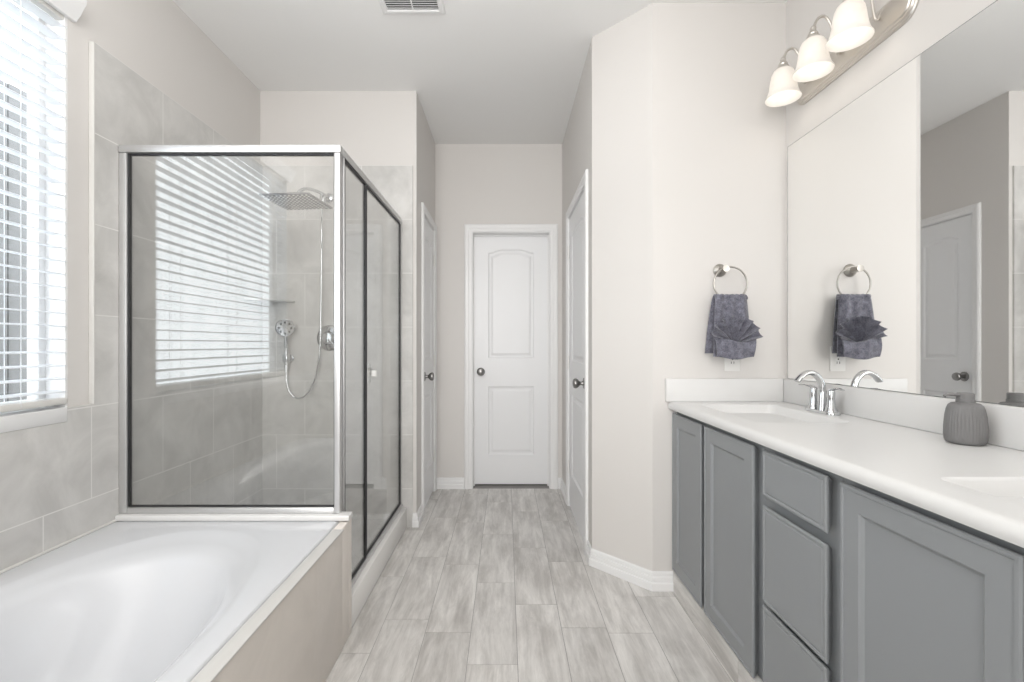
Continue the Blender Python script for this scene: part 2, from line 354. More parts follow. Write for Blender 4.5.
# blind
bl = tag(empty('window_blind', (XL-0.028, (WY0+WY1)/2, WZ0)), 'white slatted window blind with open slats above the bathtub', 'blind')
L0 = bl.location
bm = B(); ys, ye = WY0+0.030, WY1-0.003
z = 0.985
while z < 2.28:
    # gently crowned horizontal slats, a little lower on the room side
    rows = []
    for j in range(5):
        u = j/4; x = XL-0.048+0.050*u; zz = z + 0.0022*math.sin(PI*u) - 0.004*u
        rows.append((x, zz))
    pr = [(x, zz+0.0013) for x, zz in rows] + [(x, zz-0.0013) for x, zz in reversed(rows)]
    ring_loft(bm, [[(x, ys, q) for x, q in pr], [(x, ye, q) for x, q in pr]], True, True, True)
    z += 0.0457
obj('slats', local(bm, L0), M['blind'], bl)
bm = B(); box(bm, XL-0.050, XL+0.004, ys, ye, 0.938, 0.960, bev=0.004); obj('bottom_rail', local(bm, L0), M['rail'], bl)
bm = B()   # crown-moulded valance
pr = [(XL-0.001, 2.275), (XL+0.012, 2.275), (XL+0.016, 2.285), (XL+0.026, 2.297), (XL+0.036, 2.318), (XL+0.047, 2.336), (XL+0.049, 2.352), (XL-0.001, 2.352)]
pr = [(x+0.002, z_+0.022) for x, z_ in pr]
ring_loft(bm, [[(x, WY0-0.03, q) for x, q in pr], [(x, WY1+0.02, q) for x, q in pr]], True, True, True)
obj('valance', local(bm, L0), M['trim'], bl, ang=20)
bm = B(); box(bm, XL-0.05, XL-0.004, ys, ye, 2.285, 2.325, bev=0.003); obj('headrail', local(bm, L0), M['rail'], bl)
for yy in (WY0+0.16, (WY0+WY1)/2, WY1-0.16):
    bm = B()
    for x in (XL-0.0495, XL+0.0035): box(bm, x-0.0008, x+0.0008, yy-0.0008, yy+0.0008, 0.945, 2.27)
    obj('ladder_cord', local(bm, L0), M['blind'], bl)
bm = B(); tube(bm, [(XL+0.010, 0.62, 2.268), (XL+0.012, 0.62, 1.8), (XL+0.012, 0.62, 1.39)], 0.0045, 8); obj('tilt_wand', local(bm, L0), M['rail'], bl)

# ------------------------------------------------------------------ doors
def poly_face(bm, outer, loops):
    """planar face (local x,z at y=0) with holes"""
    es = []
    for L in [outer]+loops:
        for i in range(len(L)): es.append(bm.edges.new((L[i], L[(i+1) % len(L)])) if not bm.edges.get((L[i], L[(i+1) % len(L)])) else bm.edges.get((L[i], L[(i+1) % len(L)])))
    bmesh.ops.triangle_fill(bm, use_beauty=True, use_dissolve=False, edges=es, normal=(0, -1, 0))
def arch_loop(x0, x1, z0, z1, rise, ins):
    x0 += ins; x1 -= ins; z0 += ins; z1 -= ins
    if rise <= 0: return [(x0, z0), (x1, z0), (x1, z1), (x0, z1)]
    n = 14; pts = [(x0, z0), (x1, z0)]
    for i in range(n+1):
        t = i/n; u = abs(2*t-1)
        pts.append((x1+(x0-x1)*t, z1 - rise*(1-math.cos(min(1, max(0, u-0.45)/0.5)*PI))/2))
    return pts
def panelled(bm, x0, x1, z0, z1, thick, panels, steps):
    """slab with front at y=0; every panel stepped by steps [(inset, depth)...]"""
    V = lambda x, y, z: bm.verts.new((x, y, z))
    outer = [V(x0, 0, z0), V(x1, 0, z0), V(x1, 0, z1), V(x0, 0, z1)]
    loops = []
    for p in panels:
        prev = None
        for ins, dep in steps:
            lp = [V(x, dep, z) for x, z in arch_loop(*p, ins)]
            if prev is None: loops.append(lp)
            else:
                for i in range(len(lp)):
                    j = (i+1) % len(lp); bm.faces.new((prev[i], prev[j], lp[j], lp[i]))
            prev = lp
        bm.faces.new(prev)
    poly_face(bm, outer, loops)
    back = [V(x0, thick, z0), V(x1, thick, z0), V(x1, thick, z1), V(x0, thick, z1)]
    for i in range(4):
        j = (i+1) % 4; bm.faces.new((outer[i], back[i], back[j], outer[j]))
    bm.faces.new(back)
def make_door(name, loc, rz, W, label, recess, knob_side, hinges, cw=0.068):
    """local frame: x across the opening (0..W), y into the wall, front at y=0 = wall face"""
    r = struct(empty(name, loc, rz), label, 'door')
    bm = B()
    sx0, sx1, sz0, sz1 = 0.003, W-0.003, 0.012, DH-0.003
    mg = 0.118 if W > 0.55 else 0.095
    panels = [(mg, W-mg, 1.035, 1.918, 0.026), (mg, W-mg, 0.25, 0.806, 0)]
    panelled(bm, sx0, sx1, sz0, sz1, 0.035, panels, [(0, 0), (0.010, 0.008), (0.022, 0.009), (0.040, 0.003)])
    bmesh.ops.translate(bm, verts=bm.verts, vec=(0, recess, 0))
    obj('door_slab', bm, M['door'], r, ang=12)
    bm = B()   # jamb and stop
    box(bm, -0.018, 0, -0.001, 0.116, 0, DH+0.018); box(bm, W, W+0.018, -0.001, 0.116, 0, DH+0.018); box(bm, 0, W, -0.001, 0.116, DH, DH+0.018)
    ys = recess-0.012 if recess > 0.05 else recess+0.036
    for b_ in ((0, 0.011, ys, ys+0.0115, 0, DH), (W-0.011, W, ys, ys+0.0115, 0, DH), (0.011, W-0.011, ys, ys+0.0115, DH-0.011, DH)): box(bm, *b_)
    obj('door_jamb', bm, M['trim'], r)
    bm = B()   # mitred casing: stepped profile swept round the opening
    prof = [(0.004, 0), (0.004, -0.009), (0.010, -0.012), (0.030, -0.012), (0.036, -0.016), (cw-0.012, -0.017), (cw-0.004, -0.014), (cw, -0.010), (cw, 0)]
    P = []
    for u, q in prof: P.append([(-u, q, 0), (-u, q, DH+u), (W+u, q, DH+u), (W+u, q, 0)])
    for k in range(3):
        ring_loft(bm, [[P[i][k] for i in range(len(P))], [P[i][k+1] for i in range(len(P))]], True, k == 0, k == 2)
    bmesh.ops.remove_doubles(bm, verts=bm.verts, dist=1e-5)
    obj('casing', bm, M['trim'], r, ang=15)
    kx = 0.058 if knob_side < 0 else W-0.058
    bm = B(); y = recess
    lathe(bm, [(0.0, -0.001), (0.033, 0.0), (0.033, -0.004), (0.028, -0.008), (0.014, -0.010), (0.011, -0.020), (0.012, -0.030), (0.022, -0.038), (0.028, -0.048), (0.029, -0.056), (0.025, -0.064), (0.014, -0.068), (0.0, -0.069)], 28, (kx, y, 0.925), 'Y')
    obj('door_knob', bm, M['pewter'], r)
    if hinges:
        hx = W-0.001 if knob_side < 0 else 0.001
        for hz in (0.28, 1.02, 1.80):
            bm = B(); lathe(bm, [(0, -0.045), (0.006, -0.045), (0.006, 0.045), (0, 0.045)], 12, (hx, recess-0.006, hz))
            for q in (-0.018, 0.018): lathe(bm, [(0.0066, q-0.001), (0.0066, q+0.001)], 12, (hx, recess-0.006, hz), cap=False)
            obj('hinge', bm, M['plastic'], r)
    return r
make_door('door_1', (BD0, YB, 0), 0, BD1-BD0, 'white two-panel door closed at the end of the hall', 0.078, -1, False)
# right hall door: wall face x = XHR facing -x; local x runs from far to near
make_door('door_2', (XHR, RD1, 0), -PI/2, RD1-RD0, 'white two-panel door in the right side of the hall', 0.002, 1, True, 0.064)
# left hall door: wall face x = XHL facing +x; local x runs from near to far
make_door('door_3', (XHL, LD0, 0), PI/2, LD1-LD0, 'narrow white door in the left side of the hall beside the shower', 0.002, -1, True, 0.058)
# dark room beyond the door gaps is closed by a plain panel
struct(boxes('wall_closet', [(-0.75, 0.7, YB+0.2, YB+0.25, 0, ZC)], M['wall']), 'wall beyond the far door', 'wall')

# ------------------------------------------------------------------ baseboards
def baseboard(name, pts, label):
    """pts: polyline on the floor, the room is on the left of the walking direction; mitred"""
    bm = B(); prof = [(0.0006, 0.001), (0.0175, 0.001), (0.0175, 0.034), (0.0160, 0.038), (0.0115, 0.040), (0.0125, 0.046), (0.0125, 0.060), (0.0115, 0.064), (0.0075, 0.066), (0.0085, 0.071), (0.0075, 0.082), (0.004, 0.087), (0.0006, 0.088)]
    P = [Vector(p) for p in pts]; n = len(P); rings = []
    for i in range(n):
        def nr(a, b): d = (b-a).normalized(); return Vector((-d.y, d.x))
        if i == 0: m = nr(P[0], P[1])
        elif i == n-1: m = nr(P[-2], P[-1])
        else:
            a, b = nr(P[i-1], P[i]), nr(P[i], P[i+1]); m = (a+b)/(1+a.dot(b))
        rings.append([(P[i].x+m.x*u, P[i].y+m.y*u, z) for u, z in prof])
    ring_loft(bm, rings, True, True, True)
    struct(obj(name, bm, M['trim'], ang=15), label, 'baseboard')
baseboard('baseboard_right', [(0.789, YV), (XCH, YV), (XHR, YCH), (XHR, RD0-0.0655)][::1], 'white baseboard round the angled wall')
baseboard('baseboard_hall', [(XHR, RD1+0.066), (XHR, YB), (BD1+0.069, YB)], 'white baseboard in the right far corner of the hall')
baseboard('baseboard_back', [(BD0-0.069, YB), (XHL+0.0005, YB)], 'white baseboard left of the far door')
baseboard('baseboard_left', [(XHL, LD0-0.0595), (XHL, YE-0.0008), (XHL-0.024, YE-0.0008)], 'white baseboard end beside the shower')

# ------------------------------------------------------------------ bathtub
H = 0.457
tubo = tag(empty('bathtub', (-1.09, 0.97, 0)), 'white built-in oval bathtub under the window', 'bathtub')
bm = B(); N = 128
X0, X1, Y0, Y1 = XT+0.0005, -0.652, 0.26, 1.814
def sup(a, cx, cy, rx, ry, n):
    c, s = math.cos(a), math.sin(a)
    k = (abs(c)**n+abs(s)**n)**(-1/n)
    return cx+rx*k*c, cy+ry*k*s
def rect_pt(a, ins):
    cx, cy = -1.09, 0.97; c, s = math.cos(a), math.sin(a); best = 1e9
    for lim, comp, ctr in ((X1-ins, c, cx), (X0+ins, c, cx), (Y1-ins, s, cy), (Y0+ins, s, cy)):
        if abs(comp) > 1e-9:
            t = (lim-ctr)/comp
            if t > 0: best = min(best, t)
    return cx+c*best, cy+s*best
# angles that include the rectangle corners
A = [2*PI*i/N for i in range(N)]
for X in (X0, X1):
    for Y in (Y0, Y1):
        a = math.atan2(Y-0.97, X+1.09) % (2*PI); k = min(range(N), key=lambda i: min(abs(A[i]-a), 2*PI-abs(A[i]-a))); A[k] = a
A.sort()
spec = [('r', 0.000, 0.30), ('r', 0.0, H-0.018), ('r', 0.001, H-0.008), ('r', 0.004, H-0.002), ('r', 0.010, H)]
rings = []
for _, ins, z in spec: rings.append([(*rect_pt(a, ins), z) for a in A])
for cy, rx, ry, n, z in ((0.97, 0.385, 0.755, 2.3, H), (0.97, 0.372, 0.742, 2.3, H-0.002), (0.965, 0.362, 0.725, 2.3, H-0.009), (0.95, 0.352, 0.695, 2.25, H-0.018), (0.935, 0.342, 0.660, 2.2, H-0.028), (0.93, 0.333, 0.637, 2.2, H-0.048),
                         (0.915, 0.315, 0.60, 2.2, H-0.12), (0.90, 0.292, 0.545, 2.2, H-0.22), (0.89, 0.270, 0.49, 2.2, H-0.30), (0.885, 0.245, 0.44, 2.2, H-0.345), (0.88, 0.205, 0.38, 2.2, H-0.368), (0.88, 0.13, 0.26, 2.1, H-0.376), (0.88, 0.03, 0.06, 2, H-0.379)):
    rings.append([(*sup(a, -1.09, cy, rx, ry, n), z) for a in A])
ring_loft(bm, rings, True, False, True)
obj('tub_shell', local(bm, tubo.location), M['tub'], tubo, ang=50)
bm = B(); lathe(bm, [(0, 0.003), (0.028, 0.003), (0.034, 0.001), (0.035, -0.001)], 24, (-1.09, 0.70, H-0.377)); obj('drain', local(bm, tubo.location), M['chrome'], tubo)
# tiled apron and the knee wall between tub and shower
bm = B(); box(bm, -0.650, -0.613, YR, 1.735, 0.0, 0.447, bev=0.003); 
struct(obj('trim_6', bm, M['tileA']), 'taupe tiled apron along the bathtub', 'tub apron')
struct(boxes('trim_7', [(-0.6505, -0.608, YR, 1.735, 0.4472, 0.4535)], M['bullnose'], bev=0.0025), 'pale edge trim along the top of the tub apron', 'tile edge')
struct(boxes('trim_8', [(XT+0.0005, -0.616, 1.816, 1.846, 0.0, 0.4535), (-0.65, -0.616, 1.736, 1.816, 0.0, 0.4535)], M['tileA'], bev=0.003), 'tiled end of the low wall between tub and shower', 'low wall')
struct(boxes('trim_9', [(XT+0.0005, -0.612, 1.801, 1.851, 0.4572, 0.479)], M['marble'], bev=0.004), 'white ledge under the shower glass', 'ledge')
bm = B(); tube(bm, [(XT+0.002, 0.27, H+0.002), (XT+0.003, 1.805, H+0.002)], 0.0055, 8); 
struct(obj('trim_10', bm, M['bullnose']), 'caulk line between tub and tile', 'caulk')

# ------------------------------------------------------------------ shower
struct(boxes('trim_11', [(-0.700, -0.621, 1.848, YE-0.0125, 0, 0.126)], M['curb'], bev=0.006), 'white shower curb', 'curb')
bm = B()
pan0 = [(XT+0.0005, 1.853), (-0.701, 1.853), (-0.701, YE-0.0125), (XT+0.0005, YE-0.0125)]
def inset(P, d): 
    return [(P[0][0]+d, P[0][1]+d), (P[1][0]-d, P[1][1]+d), (P[2][0]-d, P[2][1]-d), (P[3][0]+d, P[3][1]-d)]
ring_loft(bm, [[(x, y, 0.001) for x, y in pan0], [(x, y, 0.085) for x, y in pan0], [(x, y, 0.085) for x, y in inset(pan0, 0.02)], [(x, y, 0.065) for x, y in inset(pan0, 0.035)], [(x, y, 0.055) for x, y in inset(pan0, 0.3)]], True, True, True)
tag(obj('shower_pan', bm, M['marble']), 'white shower pan behind the curb', 'shower pan')
GX, GY = -0.660, 1.834
en = tag(empty('shower_enclosure', (-0.66, GY, 0.126)), 'framed glass shower enclosure with hinged door beside the tub', 'shower enclosure')
L0 = en.location
def part(name, L, mat, bev=0, parent=en):
    bm = B()
    for b_ in L: box(bm, *b_, bev=bev)
    return obj(name, local(bm, L0), mat, parent)
ZH = 1.933
part('top_header', [(XT+0.001, -0.6505, GY-0.018, GY+0.016, ZH-0.030, ZH), (-0.680, -0.6505, GY+0.0165, YE-0.0125, ZH-0.030, ZH)], M['satin'], 0.004)
part('wall_jamb', [(XT+0.001, XT+0.031, GY-0.014, GY+0.014, 0.480, ZH-0.0305)], M['satin'], 0.002)
part('wall_jamb', [(-0.677, -0.652, YE-0.040, YE-0.0125, 0.1265, ZH-0.0305)], M['satin'], 0.002)
part('corner_post', [(-0.677, -0.654, GY-0.016, GY+0.014, 0.480, ZH-0.0305)], M['satin'], 0.003)
part('bottom_rail', [(XT+0.032, -0.6775, GY-0.015, GY+0.013, 0.4795, 0.504)], M['satin'], 0.003)
part('bottom_rail', [(-0.676, -0.645, 1.87, YE-0.0125, 0.1262, 0.148)], M['satin'], 0.003)
gt = 0.006
part('corner_post', [(-0.677, -0.654, 1.8685, 1.876, 0.1485, ZH-0.0305)], M['satin'], 0.002)
def pane(name, axis, a0, a1, z0, z1, c, gs, t=0.003):
    """glass pane with a black gasket (widths: start, end, bottom, top); axis X: across x at y=c, axis Y: along y at x=c"""
    g0, g1, gb, gt_ = gs
    R_ = lambda u0, u1, h, za, zb: (u0, u1, c-h, c+h, za, zb) if axis == 'X' else (c-h, c+h, u0, u1, za, zb)
    p = part(name, [R_(a0+g0, a1-g1, t, z0+gb, z1-gt_)], M['glass'])
    part('gasket', [R_(a0, a0+g0, 0.007, z0, z1), R_(a1-g1, a1, 0.007, z0, z1), R_(a0+g0, a1-g1, 0.007, z0, z0+gb), R_(a0+g0, a1-g1, 0.007, z1-gt_, z1)], M['black'])
    return p
pane('front_glass', 'X', XT+0.0315, -0.678, 0.5045, ZH-0.031, GY, (0.006, 0.003, 0.004, 0.006))
pane('fixed_glass', 'Y', 1.8765, 2.160, 0.1485, ZH-0.031, GX, (0.002, 0.010, 0.010, 0.012))
dg = pane('door_glass', 'Y', 2.166, YE-0.041, 0.156, ZH-0.040, GX, (0.006, 0.010, 0.008, 0.005))
part('door_pivot_rail', [(GX-0.010, GX+0.010, 2.166, YE-0.041, 0.1485, 0.1555)], M['satin'])
bm = B()
box(bm, GX-0.030, GX-0.0035, 2.245, 2.275, 0.955, 1.055, bev=0.008, seg=3)
box(bm, GX+0.0035, GX+0.026, 2.252, 2.268, 0.99, 1.02, bev=0.004, seg=3)
h_ = obj('door_pull', local(bm, L0), M['plastic'], dg)

# rain shower head
YW = YE-0.012
rs = tag(empty('rain_shower_head', (-1.108, YW, 2.065)), 'square chrome rain shower head on its wall arm', 'shower head'); L0 = rs.location
bm = B(); lathe(bm, [(0, 0), (0.030, 0), (0.030, -0.004), (0.024, -0.010), (0.011, -0.013), (0, -0.013)], 28, (-1.108, YW, 2.065), 'Y'); obj('escutcheon', local(bm, L0), M['chrome'], rs)
bm = B(); tube(bm, catmull([(-1.108, YW-0.010, 2.065), (-1.108, 2.80, 2.058), (-1.115, 2.70, 2.046), (-1.135, 2.62, 2.03), (-1.158, 2.585, 2.00), (-1.165, 2.58, 1.965)]), 0.0095, 14); obj('shower_arm', local(bm, L0), M['chrome'], rs)
bm = B(); lathe(bm, [(0, 0.03), (0.012, 0.03), (0.017, 0.015), (0.017, 0.0), (0.026, -0.006), (0, -0.006)], 24, (-1.165, 2.58, 1.957)); obj('swivel_joint', local(bm, L0), M['chrome'], rs)
bm = B(); box(bm, -0.138, 0.138, -0.138, 0.138, -0.005, 0.005, bev=0.003)
R4 = Matrix.Translation((-1.165, 2.58, 1.945)) @ Matrix.Rotation(math.radians(-6), 4, 'Z')
bm.transform(R4); hd = obj('spray_plate', local(bm, L0), M['pewter'], rs)
bm = B()
for i in range(11):
    for j in range(11):
        x, y = -0.12+0.024*i, -0.12+0.024*j
        lathe(bm, [(0.0060, 0), (0.0052, -0.0035), (0, -0.0035)], 6, (x, y, -0.005), cap=False)
bm.transform(R4); obj('nozzle_grid', local(bm, L0), M['plastic'], hd)
# diverter on the arm and hose of the hand shower
hs = tag(empty('hand_shower', (-1.365, YW, 1.25)), 'chrome hand shower with long looping hose in the shower corner', 'hand shower'); L0 = hs.location
bm = B(); lathe(bm, [(0, 0), (0.024, 0), (0.024, -0.006), (0.016, -0.012), (0.014, -0.045), (0, -0.045)], 24, (-1.352, YW, 1.06), 'Y')
box(bm, -1.369, -1.335, YW-0.075, YW-0.035, 1.035, 1.085, bev=0.008, seg=3); obj('wall_holder', local(bm, L0), M['chrome'], hs)
bm = B(); tube(bm, catmull([(-1.352, YW-0.055, 0.985), (-1.352, YW-0.055, 1.06), (-1.351, YW-0.058, 1.14), (-1.349, YW-0.068, 1.20), (-1.346, YW-0.085, 1.245)]), [0.010]*9+[0.011]*8+[0.013]*8+[0.015]*8, 14); obj('handle', local(bm, L0), M['chrome'], hs)
bm = B(); lathe(bm, [(0, 0.026), (0.022, 0.024), (0.045, 0.010), (0.054, -0.004), (0.055, -0.012), (0.050, -0.016), (0, -0.018)], 32)
bm.transform(Matrix.Translation((-1.340, YW-0.095, 1.250)) @ Matrix.Rotation(math.radians(25), 4, 'Z') @ Matrix.Rotation(math.radians(-78), 4, 'X')); fhead = obj('spray_head', local(bm, L0), M['chrome'], hs)
bm = B()
for k in range(8):
    a = 2*PI*k/8; lathe(bm, [(0, 0), (0.006, 0), (0.005, -0.003), (0, -0.003)], 10, (0.034*math.cos(a), 0.034*math.sin(a), -0.0172))
bm.transform(Matrix.Translation((-1.340, YW-0.095, 1.250)) @ Matrix.Rotation(math.radians(25), 4, 'Z') @ Matrix.Rotation(math.radians(-78), 4, 'X')); obj('spray_nozzles', local(bm, L0), M['dark'], fhead)
bm = B(); tube(bm, catmull([(-1.352, YW-0.055, 0.985), (-1.349, YW-0.055, 0.92), (-1.335, YW-0.053, 0.86), (-1.30, YW-0.05, 0.82), (-1.25, YW-0.05, 0.822), (-1.205, YW-0.05, 0.87), (-1.165, YW-0.05, 0.98), (-1.145, YW-0.052, 1.14), (-1.138, YW-0.055, 1.4), (-1.132, YW-0.06, 1.75), (-1.128, YW-0.065, 1.985)], 10), 0.0055, 12); obj('hose', local(bm, L0), M['chrome'], hs)
bm = B(); lathe(bm, [(0, 0.08), (0.012, 0.08), (0.018, 0.065), (0.018, 0.02), (0.012, 0.0), (0, 0)], 20, (-1.118, YW-0.075, 1.985)); obj('diverter', local(bm, L0), M['chrome'], hs)
# valve
vv = tag(empty('shower_valve', (-1.105, YW, 1.187)), 'round chrome shower valve with lever on the end wall', 'shower valve'); L0 = vv.location
bm = B(); lathe(bm, [(0, 0), (0.080, 0), (0.080, -0.003), (0.070, -0.009), (0.045, -0.012), (0.042, -0.010), (0, -0.010)], 40, vv.location, 'Y'); obj('escutcheon', local(bm, L0), M['chrome'], vv)
bm = B(); lathe(bm, [(0, -0.010), (0.040, -0.010), (0.036, -0.040), (0.030, -0.048), (0, -0.050)], 32, vv.location, 'Y')
tube(bm, [(-1.105, YW-0.036, 1.187), (-1.085, YW-0.044, 1.165), (-1.055, YW-0.050, 1.14)], [0.012, 0.010, 0.007], 12); obj('lever', local(bm, L0), M['chrome'], vv)
# corner shelf
bm = B(); pts = [(XT+0.001, YW-0.0005)] + [(XT+0.001+0.205*math.sin(a), YW-0.0005-0.205*math.cos(a)) for a in [PI/2*i/14 for i in range(15)]]
ring_loft(bm, [[(x, y, 1.409) for x, y in pts], [(x, y, 1.419) for x, y in pts]], True, True, True)
tag(obj('corner_shelf', bm, M['tileE']), 'small quarter-round shelf in the shower corner', 'shelf')

# ------------------------------------------------------------------ vanity: three cabinet units, countertop, faucet
CX, DX = 0.799, 0.772
ZB, ZT = 0.099, 0.844
def front(name, parent, y0, y1, z0, z1, steps, inset_, L0):
    """cabinet front facing -x, face at DX; built in local x,z then turned: local x -> -y"""
    bm = B()
    W_, H_ = y1-y0, z1-z0
    V = lambda x, y, z: bm.verts.new((x, y, z))
    bv = 0.003
    th = CX-DX-0.0005
    # rim ring (bevelled), then the panel steps
    q = 0.016    # undercut finger-pull edge
    rings = [[(q, th, q), (W_-q, th, q), (W_-q, th, H_-q), (q, th, H_-q)], [(0, 0.007, 0), (W_, 0.007, 0), (W_, 0.007, H_), (0, 0.007, H_)], [(0, bv, 0), (W_, bv, 0), (W_, bv, H_), (0, bv, H_)], [(bv, 0, bv), (W_-bv, 0, bv), (W_-bv, 0, H_-bv), (bv, 0, H_-bv)]]
    for ins, dep in steps: rings.append([(ins, dep, ins), (W_-ins, dep, ins), (W_-ins, dep, H_-ins), (ins, dep, H_-ins)])
    ring_loft(bm, rings, True, True, True)
    bm.transform(Matrix.Translation((DX, y1, z0)) @ Matrix.Rotation(-PI/2, 4, 'Z'))
    return obj(name, local(bm, L0), M['cab'], parent, ang=12)
SHAKER = [(0.009, 0), (0.0105, 0.0025), (0.055, 0.0025), (0.058, 0.006), (0.064, 0.0105), (0.066, 0.0105)]
SLAB = [(0.008, 0), (0.012, 0.003), (0.016, 0.0005), (0.018, 0.0005)]
def cabinet(y0, y1, label, doors, drawers):
    r = tag(empty('vanity_cabinet', ((CX+XM)/2, (y0+y1)/2, ZB)), label, 'cabinet', 'grey cabinets under the countertop'); L0 = r.location
    bm = B(); a_, b2 = y0+0.0006, y1-0.0006
    for q in ((CX, CX+0.019, a_, b2, ZB, ZT), (CX+0.0192, XM-0.001, a_, a_+0.016, ZB, ZT), (CX+0.0192, XM-0.001, b2-0.016, b2, ZB, ZT), (CX+0.0192, XM-0.001, a_+0.0162, b2-0.0162, ZB, ZB+0.016), (XM-0.010, XM-0.001, a_+0.0162, b2-0.0162, ZB+0.0162, ZT)): box(bm, *q)
    obj('cabinet_body', local(bm, L0), M['cab'], r)
    for a, b_, za, zb in doors: front('cabinet_door', r, a, b_, za, zb, SHAKER, 0, L0)
    for a, b_, za, zb in drawers: front('drawer', r, a, b_, za, zb, SLAB, 0, L0)
    return r
cabinet(1.425, YV-0.0006, 'grey double-door vanity cabinet at the far end, against the towel-ring wall', [(1.8355, 2.150, 0.101, 0.829), (1.447, 1.8047, 0.101, 0.829)], [])
cabinet(1.093, 1.425, 'grey vanity cabinet with three stacked drawers, between the door cabinets', [], [(1.1157, 1.393, 0.6905, 0.829), (1.1157, 1.393, 0.374, 0.662), (1.1157, 1.393, 0.101, 0.362)])
cabinet(0.270, 1.093, 'grey vanity cabinet nearest the camera with one wide framed door in view', [(0.6927, 1.071, 0.101, 0.829), (0.292, 0.665, 0.101, 0.829)], [])
# tiled toe base
bm = B(); lay = bm.loops.layers.float_color.new('rnd')
y = 2.1445; 
while y > 0.27:
    y0 = max(0.27, y-0.6); n0 = len(bm.faces); box(bm, 0.776, CX-0.0005, y0+0.001, y-0.001, 0.0005, ZB-0.002)
    bm.faces.ensure_lookup_table(); rv = (random.random(), random.random(), random.random(), 1)
    for f in bm.faces[n0:]:
        for l in f.loops: l[lay] = rv
    y -= 0.6
struct(obj('baseboard_vanity', bm, M['plank'], smooth=False), 'grey wood-look tile base under the vanity', 'baseboard')
struct(boxes('trim_12', [(0.773, CX-0.0004, 0.27, 2.1445, ZB-0.0018, ZB-0.0002)], M['bullnose']), 'pale edge above the tile base', 'tile edge')

ct = tag(empty('countertop', (1.03, 1.2, ZT)), 'white double-sink countertop with backsplash', 'countertop'); L0 = ct.location
ZK = 0.8805; KX0, KX1, KY0, KY1 = 0.756, XM-0.0008, 0.25, YV-0.0008
sinks = [(0.855, 1.185, 1.570, 2.050), (0.855, 1.185, 0.455, 0.928)]
bm = B()
def rrect(x0, x1, y0, y1, r, z, n=5):
    P = []
    for cx, cy, a0 in ((x1-r, y1-r, 0), (x0+r, y1-r, PI/2), (x0+r, y0+r, PI), (x1-r, y0+r, 1.5*PI)):
        for i in range(n+1): a = a0+PI/2*i/n; P.append((cx+r*math.cos(a), cy+r*math.sin(a), z))
    return P
# slab: rounded front edge profile swept along y
prof = [(KX1, ZT+0.0005), (KX0+0.012, ZT+0.0005), (KX0+0.003, ZT+0.004), (KX0, ZT+0.012), (KX0, ZK-0.016), (KX0+0.004, ZK-0.006), (KX0+0.012, ZK-0.001), (KX0+0.022, ZK)]
ends = [[bm.verts.new((x, y, z)) for x, z in prof] for y in (KY0, KY1)]
for i in range(len(prof)-1): bm.faces.new((ends[0][i], ends[0][i+1], ends[1][i+1], ends[1][i]))
top_back = [bm.verts.new((KX1, y, ZK)) for y in (KY0, KY1)]
bm.faces.new((ends[0][0], ends[1][0], top_back[1], top_back[0]))
for k in (0, 1): bm.faces.new(ends[k]+[top_back[k]])
outer = [ends[0][-1], top_back[0], top_back[1], ends[1][-1]]
es = []
def E_(a, b_): return bm.edges.get((a, b_)) or bm.edges.new((a, b_))
loops = []
basin = []
for s in sinks:
    lp = [bm.verts.new(p) for p in rrect(*s, 0.03, ZK)]; loops.append(lp)
for L in [outer]+loops:
    for i in range(len(L)): es.append(E_(L[i], L[(i+1) % len(L)]))
bmesh.ops.triangle_fill(bm, use_beauty=True, edges=es, normal=(0, 0, 1))
obj('counter_slab', local(bm, L0), M['marble'], ct, ang=40)
for s in sinks:
    bm = B(); x0, x1, y0, y1 = s; rg = []
    for d_, z, r in ((0, ZK, 0.03), (0.003, ZK-0.002, 0.03), (0.006, ZK-0.008, 0.03), (0.018, ZK-0.05, 0.035), (0.032, ZK-0.10, 0.045), (0.05, ZK-0.122, 0.06), (0.09, ZK-0.130, 0.06), (0.15, ZK-0.132, 0.012)):
        rg.append(rrect(x0+d_, x1-d_, y0+d_, y1-d_, min(r, (x1-x0)/2-d_-0.001), z))
    ring_loft(bm, rg, True, False, True)
    sk = obj('sink_basin', local(bm, L0), M['marble'], ct, ang=50)
    bm = B(); lathe(bm, [(0, 0.0025), (0.018, 0.0025), (0.022, 0.001), (0.023, -0.001)], 20, ((x0+x1)/2, (y0+y1)/2, ZK-0.1315)); obj('drain', local(bm, L0), M['chrome'], sk)
bm = B(); box(bm, 1.286, KX1, KY0, KY1, ZK+0.0003, 0.988, bev=0.004); box(bm, 0.742, 1.2855, KY1-0.020, KY1, ZK+0.0003, 0.988, bev=0.004)
obj('backsplash', local(bm, L0), M['marble'], ct)

